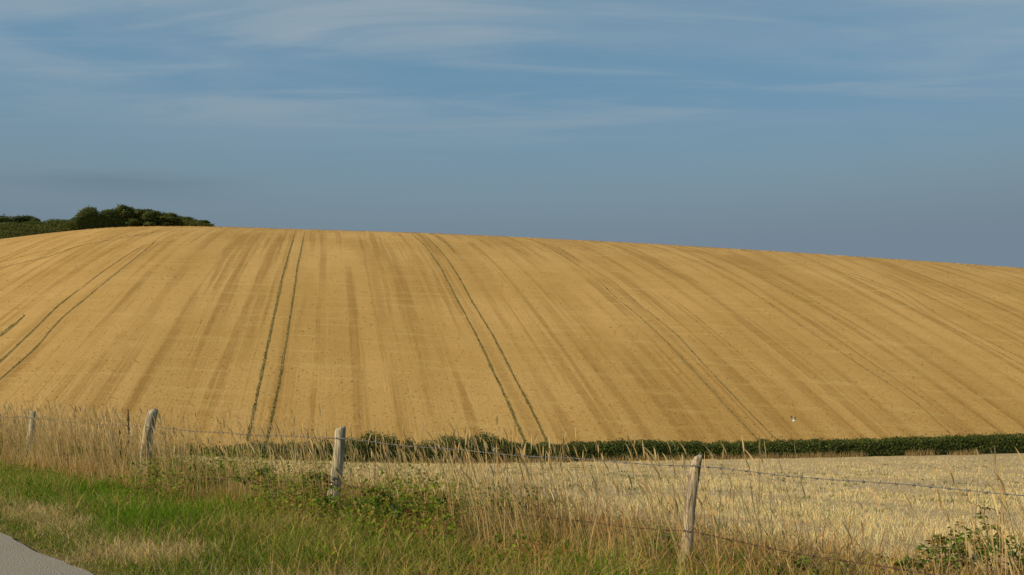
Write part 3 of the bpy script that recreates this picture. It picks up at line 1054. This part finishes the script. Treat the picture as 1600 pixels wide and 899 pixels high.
def field_hedge(name, label, xa, xb, n, ragged, cols, half):
    xm = 0.5 * (xa + xb)
    loc = np.array([xm, hedge_y(np.array(xm)), float(hedge_z(np.array(xm)))])
    root = empty(name, loc, label, 'hedge')
    # solid dark core: shade between the leaves put into its colour
    xs = np.linspace(xa + 0.3, xb - 0.3, int((xb - xa) * 2))
    seg = 10
    V = []
    for k, x in enumerate(xs):
        zb, zt = float(hedge_z(np.array(x))) - 0.1, float(hedge_top(np.array(x)))
        hh_ = zt - zb
        for j in range(seg):
            th = math.pi * j / (seg - 1)
            rr = 0.80 + 0.16 * float(fbm(np.array(x * 0.9), np.array(j * 0.7)))
            V.append((x + random.uniform(-.1, .1), float(hedge_y(np.array(x))) - math.copysign(abs(math.cos(th)) ** 0.5, math.cos(th)) * half * rr * 0.92, zb + hh_ * 0.93 * rr * math.sin(th) ** 0.5))
    Fc = []
    for k in range(len(xs) - 1):
        for j in range(seg - 1):
            p = k * seg + j
            Fc.append([p, p + 1, p + 1 + seg, p + seg])
    V = np.array(V)
    core = link('shaded_core', np_mesh('shaded_core', V - loc, np.array(Fc), None, True), root, M_CORE)
    # leaves on the face, the top and the back
    x = rng.uniform(xa, xb, n)
    zb, zt = hedge_z(x) - 0.05, hedge_top(x)
    zt = zt + ragged * (fbm(x * 1.8, x * 0 + 2) - 0.5) + 0.15 * ragged * rng.normal(0, 1, n)
    th = np.pi * rng.random(n) ** 0.85
    cx = np.cos(th); sx = np.sin(th)
    dep = 1 - 0.22 * rng.random(n) ** 1.5
    lump = 0.85 + 0.3 * fbm(x * 1.5, th * 2.5)
    y = hedge_y(x) - np.sign(cx) * np.abs(cx) ** 0.55 * half * dep * lump
    z = zb + (zt - zb) * np.abs(sx) ** 0.55 * dep
    shoot = (rng.random(n) < 0.035) & (sx > 0.7)      # stray shoots above the trimmed top
    x = np.where(shoot, np.round(x / 0.9) * 0.9 + rng.normal(0, 0.06, n), x)
    z = np.where(shoot, z + np.abs(rng.normal(0, 0.16, n)), z)
    Nn = np.stack([np.zeros(n), -cx, sx * 0.8 + 0.15], 1)
    tone = fbm(x * 0.8 + 5, z * 2)
    c = vary(mixc(cols[0], cols[1], np.clip(tone * 0.7 + rng.random(n) * 0.45 - 0.1, 0, 1)), 0.22)
    V, Fc, C = leaf_quads(np.column_stack([x, y, z]) - loc, Nn, rng.uniform(0.09, 0.19, n), c)
    lv = link('foliage', np_mesh('foliage', V, Fc, C), root, M_LEAF)
    tag(lv, kind='stuff')
    return root


field_hedge('hedge', 'long clipped dark green hedge at the foot of the golden hill', -1.2, 66, 56000, 0.36, ((0.042, 0.066, 0.012), (0.130, 0.155, 0.028)), 1.0)
field_hedge('scrub_hedge', 'ragged unclipped hedge of brambly bushes behind the tall grass', -27, -0.4, 26000, 0.8, ((0.045, 0.070, 0.014), (0.155, 0.180, 0.038)), 1.1)

# dry fringe at the hedge foot
N = 9000
x = rng.uniform(-27, 62, N); y = hedge_y(x) - rng.uniform(0.9, 1.9, N)
c0 = vary(mixc((0.34, 0.24, 0.10), (0.46, 0.35, 0.16), rng.random(N)), 0.15)
keep = fbm(x * 0.5, x * 0 + 1) > 0.40
x, y, c0 = x[keep], y[keep], c0[keep]; N = len(x)
V, Fc, C = blades(base_pts(x, y), rng.uniform(0.15, 0.75, N) * (0.5 + 0.6 * fbm(x, y)), rng.uniform(0.015, 0.035, N), rng.normal(0, 0.25, (N, 2)), c0, c0)
o = link('fringe_grass', np_mesh('fringe_grass', V, Fc, C), None, M_GRASS)
tag(o, 'dry tan grass fringe at the foot of the hedge', None, None, 'stuff')


# ------------------------------------------------------------------ bushes on the skyline
def bush(cx, hwpx, ytop, ybase, back, label, n=2600, tone=0.0):
    s, te = ray(cx, ybase)
    Y0, L, z0, a, b_ = hill_params(np.array([s]))
    Yb = float((Y0 + L)[0]) + back
    X0 = float(s * Yb)
    gz = float(hill_xyz(np.array([X0]), np.array([Yb]))[0])
    ztop = float(CAMZ + ray(cx, ytop)[1] * Yb)
    hw = hwpx / F * Yb * 1.18
    hgt = (ztop - gz) * 0.94
    root = empty('skyline_bush', (X0, Yb, gz), label, 'bush', 'bushes along the skyline hedge')
    r_ = np.random.default_rng(int(abs(cx * 13) + ytop))
    # trunk and limbs
    TV, TF, off = [], [], 0
    for k in range(5):
        an = k * 1.26 + r_.random()
        tip = np.array([math.cos(an) * hw * 0.55, math.sin(an) * hw * 0.45, hgt * (0.55 + 0.3 * r_.random())])
        mid = np.array([tip[0] * 0.35, tip[1] * 0.35, hgt * 0.3])
        tv, tf = tube([np.array([0, 0, -0.3]), mid * 0.5, mid, tip], 0.11, 0.03, 6)
        TV.append(tv); TF.append(tf + off); off += len(tv)
    link('trunk', np_mesh('trunk', np.concatenate(TV), np.concatenate(TF)), root, M_CANE)
    # crown: uneven clumps of leaves
    nb = 22
    an = r_.random(nb) * 6.28; rad = np.sqrt(r_.random(nb)) * 0.62
    cz = np.concatenate([r_.uniform(0.02, 0.25, 8), r_.uniform(0.2, 0.80, nb - 8)])
    rad = rad * np.sqrt(np.clip(1.35 - cz, 0.2, 1.3))
    C0 = np.column_stack([np.cos(an) * rad * hw, np.sin(an) * rad * hw * 0.9, cz * hgt])
    rb = np.column_stack([r_.uniform(0.30, 0.48, nb) * hw, r_.uniform(0.30, 0.48, nb) * hw, r_.uniform(0.16, 0.26, nb) * hgt])
    C0[0] = (0, 0, hgt * 0.80); rb[0] = (hw * 0.42, hw * 0.4, hgt * 0.22)
    i = r_.integers(0, nb, n)
    v = r_.normal(0, 1, (n, 3)); v /= np.linalg.norm(v, axis=1)[:, None]
    rr = 1 - 0.35 * r_.random(n) ** 1.4
    P = C0[i] + v * rb[i] * rr[:, None] * (0.85 + 0.3 * r_.random(n))[:, None]
    stray = r_.random(n) < 0.07
    P[stray] += v[stray] * (np.minimum(r_.exponential(0.14, stray.sum()), 0.4))[:, None]
    P[:, 2] = np.maximum(P[:, 2], -0.1 + 0.2 * r_.random(n))
    tn = np.clip(0.5 * vnoise(i * 3.7, i * 1.3) + 0.5 * r_.random(n) + tone, 0, 1)
    c = vary(mixc((0.050, 0.076, 0.012), (0.170, 0.190, 0.032), tn), 0.2)
    V, Fc, C = leaf_quads(P, v, r_.uniform(0.22, 0.48, n), c)
    tag(link('crown', np_mesh('crown', V, Fc, C), root, M_LEAF), kind='stuff')
    # dark inner blobs filling the crown, shade put into their colour
    bm = bmesh.new()
    for q in range(nb):
        r2 = bmesh.ops.create_icosphere(bm, subdivisions=2, radius=1.0)
        for vv in r2['verts']:
            vv.co = Vector(C0[q] + np.array(vv.co) * rb[q] * (0.70 + 0.12 * r_.random()))
            vv.co.z = max(vv.co.z, -0.1)
    me = bpy.data.meshes.new('shaded_core'); bm.to_mesh(me); bm.free()
    tag(link('shaded_core', me, root, M_CORE), kind='stuff')
    return root


bush(2, 42, 334, 375, 4, 'wide rounded bush rising behind the low skyline hedge', 3200)
bush(42, 24, 334, 370, 5, 'smaller rounded bush shouldering the wide one behind the low hedge', 2200)
bush(90, 24, 344, 366, 3, 'low dark bush filling the dip between taller skyline bushes', 2000)
bush(139, 23, 321, 361, 2, 'upright pointed bush standing apart at the dip of the skyline', 3000, 0.1)
bush(172, 24, 324, 358, 3, 'dense bush between the pointed bush and the tallest one', 2600)
bush(193, 22, 318, 358, 5, 'tallest bush of the skyline clump', 2600, 0.05)
bush(228, 26, 325, 358, 6, 'broad bush just below the tallest of the skyline clump', 2800)
bush(262, 24, 331, 358, 8, 'bush in the sloping middle of the skyline clump', 2400)
bush(292, 22, 338, 358, 10, 'low bush near the tapering end of the skyline clump', 2000)
bush(316, 18, 344.5, 358, 12, 'lowest bush at the tapering end of the skyline clump', 1700)

# low clipped hedge running along the top edge of the field below those bushes
pix = [(-90, 392, 352), (-40, 384, 351), (0, 375, 350), (40, 368, 347), (80, 363, 344), (112, 360, 342), (124, 358, 333), (140, 358, 327), (156, 358, 331), (172, 358, 327), (190, 358, 323), (230, 358, 328.5), (260, 358, 333), (290, 358, 340), (320, 358, 349), (340, 358, 355)]
rows = []
for x, yb, yt in pix:
    s, te = ray(x, yb)
    Y0, L, *_ = hill_params(np.array([s]))
    Yb = float((Y0 + L)[0]) - 3.0 + 11.0 * max(0.0, min(1.0, (x - 120) / 120.0))
    rows.append((s * Yb, Yb, float(hill_xyz(np.array([s * Yb]), np.array([Yb]))[0]), float(CAMZ + ray(x, yt)[1] * Yb)))
rows = np.array(rows)
root = empty('low_hedge', rows[3, :3], 'low dark hedge along the top edge of the golden field', 'hedge')
n = 26000
x = rng.uniform(rows[0, 0], rows[-1, 0], n)
yc, zb, zt = (np.interp(x, rows[:, 0], rows[:, k]) for k in (1, 2, 3))
zt = zt + 0.8 * (fbm(x * 0.5, x * 0) - 0.5)
th = np.pi * rng.random(n)
P = np.column_stack([x, yc - np.sign(np.cos(th)) * np.abs(np.cos(th)) ** 0.6 * 1.3, zb - 0.2 + (zt - zb + 0.2) * np.sin(th) ** 0.6 * (1 - 0.2 * rng.random(n))])
c = vary(mixc((0.050, 0.076, 0.013), (0.170, 0.190, 0.034), np.clip(fbm(x * 0.35, P[:, 2] * 0.8) * 0.6 + 0.5 * rng.random(n) - 0.05, 0, 1)), 0.2)
V, Fc, C = leaf_quads(P - rows[3, :3], np.stack([0 * th, -np.cos(th), np.sin(th)], 1), rng.uniform(0.16, 0.36, n), c)
tag(link('foliage', np_mesh('foliage', V, Fc, C), root, M_LEAF), kind='stuff')
xs = np.linspace(rows[0, 0], rows[-1, 0], 90)
V, Fc = [], []
for x in xs:
    yc, zb, zt = (float(np.interp(x, rows[:, 0], rows[:, k])) for k in (1, 2, 3))
    for j in range(8):
        t_ = math.pi * j / 7
        V.append((x, yc - math.copysign(abs(math.cos(t_)) ** 0.6, math.cos(t_)) * 1.05, zb - 0.3 + (zt - zb) * 0.85 * max(math.sin(t_), 0) ** 0.6))
for k in range(len(xs) - 1):
    for j in range(7):
        p = k * 8 + j
        Fc.append([p, p + 1, p + 9, p + 8])
link('shaded_core', np_mesh('shaded_core', np.array(V) - rows[3, :3], np.array(Fc), None, True), root, M_CORE)  # dark hull behind the leaves, inner shade painted as its colour


# ------------------------------------------------------------------ brambles
def leaf_mesh(name, col):
    """a bramble leaf: three toothed, folded leaflets on a short stalk, 1 unit long"""
    V, Fc = [], []
    for ang, sc, off in ((0.0, 1.0, 0.32), (1.15, 0.8, 0.22), (-1.15, 0.8, 0.22)):
        ca, sa = math.cos(ang), math.sin(ang)
        out = [(0, 0, 0), (0.14, 0.17, 0.05), (0.34, 0.23, 0.06), (0.5, 0.15, 0.02), (0.64, 0, -0.05), (0.5, -0.15, 0.02), (0.34, -0.23, 0.06), (0.14, -0.17, 0.05), (0.32, 0, 0.0)]
        b0 = len(V)
        for x, y, z in out:
            x = x * sc + off; y = y * sc
            V.append((x * ca - y * sa - 0.0, x * sa + y * ca, z * sc - 0.12 * (x * x)))
        for k in range(8):
            Fc.append([b0 + 8, b0 + k, b0 + (k + 1) % 8])
    me = np_mesh(name, np.array(V), np.array(Fc), np.tile(np.array(col), (len(V), 1)))
    me.materials.append(M_LEAF)
    return me


LEAFS = {'dark': [leaf_mesh('leaf', c) for c in ((0.06, 0.12, 0.010), (0.085, 0.17, 0.014), (0.13, 0.19, 0.02), (0.22, 0.15, 0.03))],
         'light': [leaf_mesh('leaf', c) for c in ((0.13, 0.22, 0.02), (0.19, 0.26, 0.03), (0.10, 0.18, 0.02), (0.25, 0.25, 0.03))],
         'pale': [leaf_mesh('leaf', (0.42, 0.46, 0.30))]}


def bramble(x, y, Yd, reach, hgt, ncane, nleaf, kind, label, up=0.5, direc=None, seed=1, size=(0.05, 0.095), nobj=60):
    """x, y: photograph pixel where the plant sits in the picture; Yd: distance (it roots in the ground there)"""
    r_ = np.random.default_rng(seed)
    s, _ = ray(x, y)
    X0, Y0_ = float(s * Yd), Yd
    z0 = float(ground(X0, Y0_))
    root = empty('bramble', (X0, Y0_, z0), label, 'bramble', 'brambles along the fence')
    paths = []
    for k in range(ncane):
        an = r_.random() * 6.28 if direc is None else direc + r_.normal(0, 0.5)
        L_ = reach * r_.uniform(0.6, 1.0); hh_ = hgt * r_.uniform(0.6, 1.0)
        t = np.linspace(0, 1, 9)
        wob = r_.normal(0, 0.03, (9, 3)).cumsum(0) * 0.6
        p = np.column_stack([math.cos(an) * L_ * t, math.sin(an) * L_ * t * 0.8, hh_ * (np.sin(t * np.pi * (0.5 + 0.32 * (1 - up))))]) + wob
        p[0] = (r_.normal(0, 0.06), r_.normal(0, 0.06), -0.03)
        p[1:, 2] = np.maximum(p[1:, 2], 0.03)
        paths.append(p)
        tv, tf = tube(p, 0.0055, 0.0022, 5)
        cn = link('cane', np_mesh('cane', tv, tf, None, True), root, M_CANE)
    LM = LEAFS[kind]
    jV, jF, jC, off = [], [], [], 0
    for q in range(nleaf):
        p = paths[r_.integers(0, ncane)]
        i = 1.0 + r_.random() ** 0.7 * 6.99; k = int(i); f = i - k
        c_ = p[k] * (1 - f) + p[min(k + 1, 8)] * f
        size_ = r_.uniform(*size)
        az = r_.random() * 6.28; tl = r_.normal(0.25, 0.45); rl = r_.normal(0, 0.5)
        me = LM[r_.integers(0, len(LM))]
        pos = c_ + np.array([math.cos(az), math.sin(az), 0.3]) * 0.02
        from mathutils import Euler, Matrix
        e = Euler((rl, tl, az))
        if q < nobj:
            lo = link('leaf', me, root)
            lo.location = pos; lo.rotation_euler = e; lo.scale = (size_,) * 3
        else:
            Mx = np.array(e.to_matrix()) * size_
            co = np.zeros(len(me.vertices) * 3, np.float32); me.vertices.foreach_get('co', co)
            cc = np.zeros(len(me.vertices) * 4, np.float32); me.color_attributes['Col'].data.foreach_get('color', cc)
            fi = np.zeros(len(me.polygons) * 3, np.int32); me.polygons.foreach_get('vertices', fi)
            jV.append(co.reshape(-1, 3) @ Mx.T + pos); jF.append(fi.reshape(-1, 3) + off); jC.append(cc.reshape(-1, 4)[:, :3] * r_.uniform(0.75, 1.3)); off += len(me.vertices)
    if jV:
        tag(link('foliage', np_mesh('foliage', np.concatenate(jV), np.concatenate(jF), np.concatenate(jC)), root, M_LEAF), kind='stuff')
    return root


bramble(1590, 880, 6.9, 1.1, 0.34, 18, 360, 'dark', 'big dark bramble thicket beyond the wire in dry grass', 0.4, None, 2)
bramble(1470, 890, 7.0, 0.65, 0.26, 9, 150, 'dark', 'low dark bramble sprawling beside the big thicket', 0.2, None, 3)
bramble(1545, 800, 7.2, 0.16, 0.66, 1, 7, 'dark', 'single upright bramble shoot standing out of the thicket', 0.9, None, 31, (0.06, 0.10))
bramble(1230, 890, 6.75, 0.45, 0.16, 5, 60, 'dark', 'small bramble patch creeping under the lower wire', 0.2, None, 14)
bramble(440, 790, 10.3, 0.75, 0.48, 10, 260, 'light', 'yellowish green bramble beside the pale flat-topped post', 0.4, None, 4)
bramble(555, 800, 9.7, 0.5, 0.36, 7, 150, 'light', 'yellowing bramble at the foot of the pale flat-topped post', 0.4, None, 5)
b6 = bramble(640, 820, 9.0, 0.6, 0.42, 9, 200, 'dark', 'deep green bramble in rusty dry stems between two posts', 0.4, None, 6)
pl = link('leaf', LEAFS['pale'][0], b6); pl.location = (-0.10, -0.55, 0.30); pl.rotation_euler = (0.9, 0.2, 1.0); pl.scale = (0.1,) * 3
tag(pl, 'pale upturned leaf')
bramble(815, 800, 9.4, 0.4, 0.34, 6, 90, 'dark', 'small upright bramble clump at the edge of the stubble', 0.6, None, 7)
bramble(800, 775, 10.0, 0.75, 0.33, 2, 26, 'dark', 'long bramble runner arching out over the stubble', 0.75, 0.15, 8, (0.06, 0.10))
bramble(150, 730, 14.0, 0.7, 0.62, 8, 130, 'light', 'bramble tangle among dead docks beside the split post', 0.5, None, 9, (0.06, 0.10))
bramble(300, 775, 12.2, 0.6, 0.3, 6, 90, 'light', 'low bramble on the far side of the split post', 0.4, None, 10)
bramble(1010, 870, 7.6, 0.35, 0.34, 4, 46, 'light', 'thin bramble sprig in grass by the brown leaning post', 0.6, None, 11)


# ------------------------------------------------------------------ dead dock stalks
def dock(xb, xt, ytop, Yd, label, seed, leanless=False):
    r_ = np.random.default_rng(seed)
    s, _ = ray(xb, 700)
    X0 = float(s * Yd)
    z0 = float(ground(X0, Yd))
    tx, ty, tz = at_depth(xt, ytop, Yd)
    root = empty('dock_stalk', (X0, Yd, z0), label, 'weed', 'dead docks by the split post')
    hgt = tz - z0
    t = np.linspace(0, 1, 7)
    p = np.column_stack([(tx - X0) * t ** 1.3, r_.normal(0, 0.01, 7), hgt * t])
    p[0, 2] = -0.03
    tv, tf = tube(p, 0.008, 0.0035, 6)
    link('stem', np_mesh('stem', tv, tf, None, True), root, M_DOCK)
    nseed = 340
    q = 0.42 + 0.58 * r_.random(nseed)
    c_ = np.column_stack([np.interp(q, t, p[:, k]) for k in range(3)])
    whorl = 0.35 + 0.65 * (np.sin(q * 60 + seed) > -0.2)
    c_ += r_.normal(0, 1, (nseed, 3)) * np.array([0.016, 0.016, 0.010]) * (whorl * (1.35 - q))[:, None]
    cl = vary(mixc((0.07, 0.034, 0.014), (0.15, 0.075, 0.03), r_.random(nseed)), 0.15)
    V, Fc, C = leaf_quads(c_, r_.normal(0, 1, (nseed, 3)), r_.uniform(0.016, 0.03, nseed), cl)
    tag(link('seed_head', np_mesh('seed_head', V, Fc, C), root, M_STRAW), kind='stuff')
    return root


dock(203, 200, 640, 13.6, 'tallest dark dead dock stalk standing close by the split post', 1)
dock(192, 187, 672, 13.9, 'shorter dark dock stalk beside the tallest one', 2)
dock(155, 147, 688, 13.7, 'short crooked dock stalk furthest from the split post', 3)
dock(196, 174, 712, 13.0, 'leaning dark dock stalk slanting across the bramble tangle', 4)
dock(170, 176, 738, 12.8, 'stubby dark dock stalk low in the grass', 6)

# pale umbel stalk between the two nearer posts
X0 = float(ray(769, 700)[0] * 9.2); z0 = float(ground(X0, 9.2))
root = empty('umbel_stalk', (X0, 9.2, z0), 'thin dead stalk with a small pale flower head between two posts', 'weed')
tz = at_depth(775, 703, 9.2)[2] - z0
p = np.array([[0, 0, -0.03], [0.01, 0, tz * 0.4], [0.02, 0, tz * 0.75], [0.035, 0, tz * 0.97]])
tv, tf = tube(p, 0.007, 0.004, 6)
link('stem', np_mesh('stem', tv, tf, None, True), root, M_POST_BROWN)
n = 160
an = rng.random(n) * 6.28; rr = np.sqrt(rng.random(n)) * 0.032
P = np.column_stack([0.035 + np.cos(an) * rr, np.sin(an) * rr, tz + 0.012 - rr * 0.4 + rng.normal(0, 0.006, n)])
cl = vary(mixc((0.40, 0.36, 0.22), (0.60, 0.56, 0.40), rng.random(n)), 0.1)
V, Fc, C = leaf_quads(P, np.tile([0, 0, 1.0], (n, 1)), rng.uniform(0.012, 0.02, n), cl)
tag(link('flower_head', np_mesh('flower_head', V, Fc, C), root, M_STRAW), kind='stuff')

# ------------------------------------------------------------------ bird flying low over the stubble
bx, by, bz = at_depth(1240, 655, 52.0)
m_w, nt, b, o = new_mat('bird_plumage')
h = NT(nt)
a = h.attr('Col')
nt.links.new(a.outputs['Color'], b.inputs['Base Color'])
b.inputs['Roughness'].default_value = 0.7
sec = [(-0.25, 0.004, 0.030, 0.0), (-0.20, 0.006, 0.034, 0.0), (-0.14, 0.020, 0.026, 0.0), (-0.06, 0.045, 0.045, 0.0), (0.02, 0.055, 0.056, 0.005), (0.09, 0.045, 0.045, 0.012), (0.135, 0.030, 0.030, 0.022), (0.165, 0.032, 0.034, 0.030), (0.19, 0.020, 0.024, 0.028), (0.215, 0.006, 0.006, 0.022), (0.235, 0.001, 0.001, 0.018)]
V, Fc, C = [], [], []
sg = 10
for k, (l, rz, rx, zc) in enumerate(sec):
    for j in range(sg):
        th = 2 * math.pi * j / sg
        V.append((rx * math.cos(th), l, zc + rz * math.sin(th)))
        top = math.sin(th) > 0.3
        C.append((0.03, 0.03, 0.035) if (l > 0.14 or l < -0.18) else ((0.22, 0.22, 0.24) if top else (0.80, 0.78, 0.74)))
for k in range(len(sec) - 1):
    for j in range(sg):
        p, q = k * sg + j, k * sg + (j + 1) % sg
        Fc += [[p, q, q + sg], [p, q + sg, p + sg]]
for sd in (-1, 1):
    b0 = len(V)
    # wing stations: span, rise, leading edge, trailing edge
    W_ = [(0.03, 0.02, 0.09, -0.06), (0.10, 0.10, 0.12, -0.05), (0.17, 0.20, 0.10, -0.06), (0.21, 0.29, 0.05, -0.07), (0.225, 0.36, -0.02, -0.06)]
    for k, (sp_, rise, le, tr_) in enumerate(W_):
        for yy, dz_ in ((le, 0.0), (0.5 * (le + tr_), 0.008), (tr_, 0.0)):
            for up_ in (1, -1):
                V.append((sd * (sp_ - 0.002 * up_), yy, rise + dz_ + up_ * 0.003))
                C.append((0.04, 0.04, 0.045) if k > 1 or yy == tr_ else (0.62, 0.60, 0.57))
    for k in range(len(W_) - 1):
        for c_ in range(2):
            for up_ in range(2):
                p = b0 + k * 6 + c_ * 2 + up_; q = p + 2; r2 = p + 6; s2 = q + 6
                Fc += [[p, q, s2], [p, s2, r2]]
        for c_ in (0, 2):
            p = b0 + k * 6 + c_ * 2
            Fc += [[p, p + 1, p + 7], [p, p + 7, p + 6]]
me = np_mesh('bird', np.array(V), np.array(Fc), np.array(C), True)
me.materials.append(m_w)
bird = link('bird', me)
bird.location = (bx, by, bz - 0.1)
bird.rotation_euler = (R(12), R(-10), R(-150))
bird.scale = (0.8,) * 3
tag(bird, 'small black and white bird flying low with raised wings', 'bird')
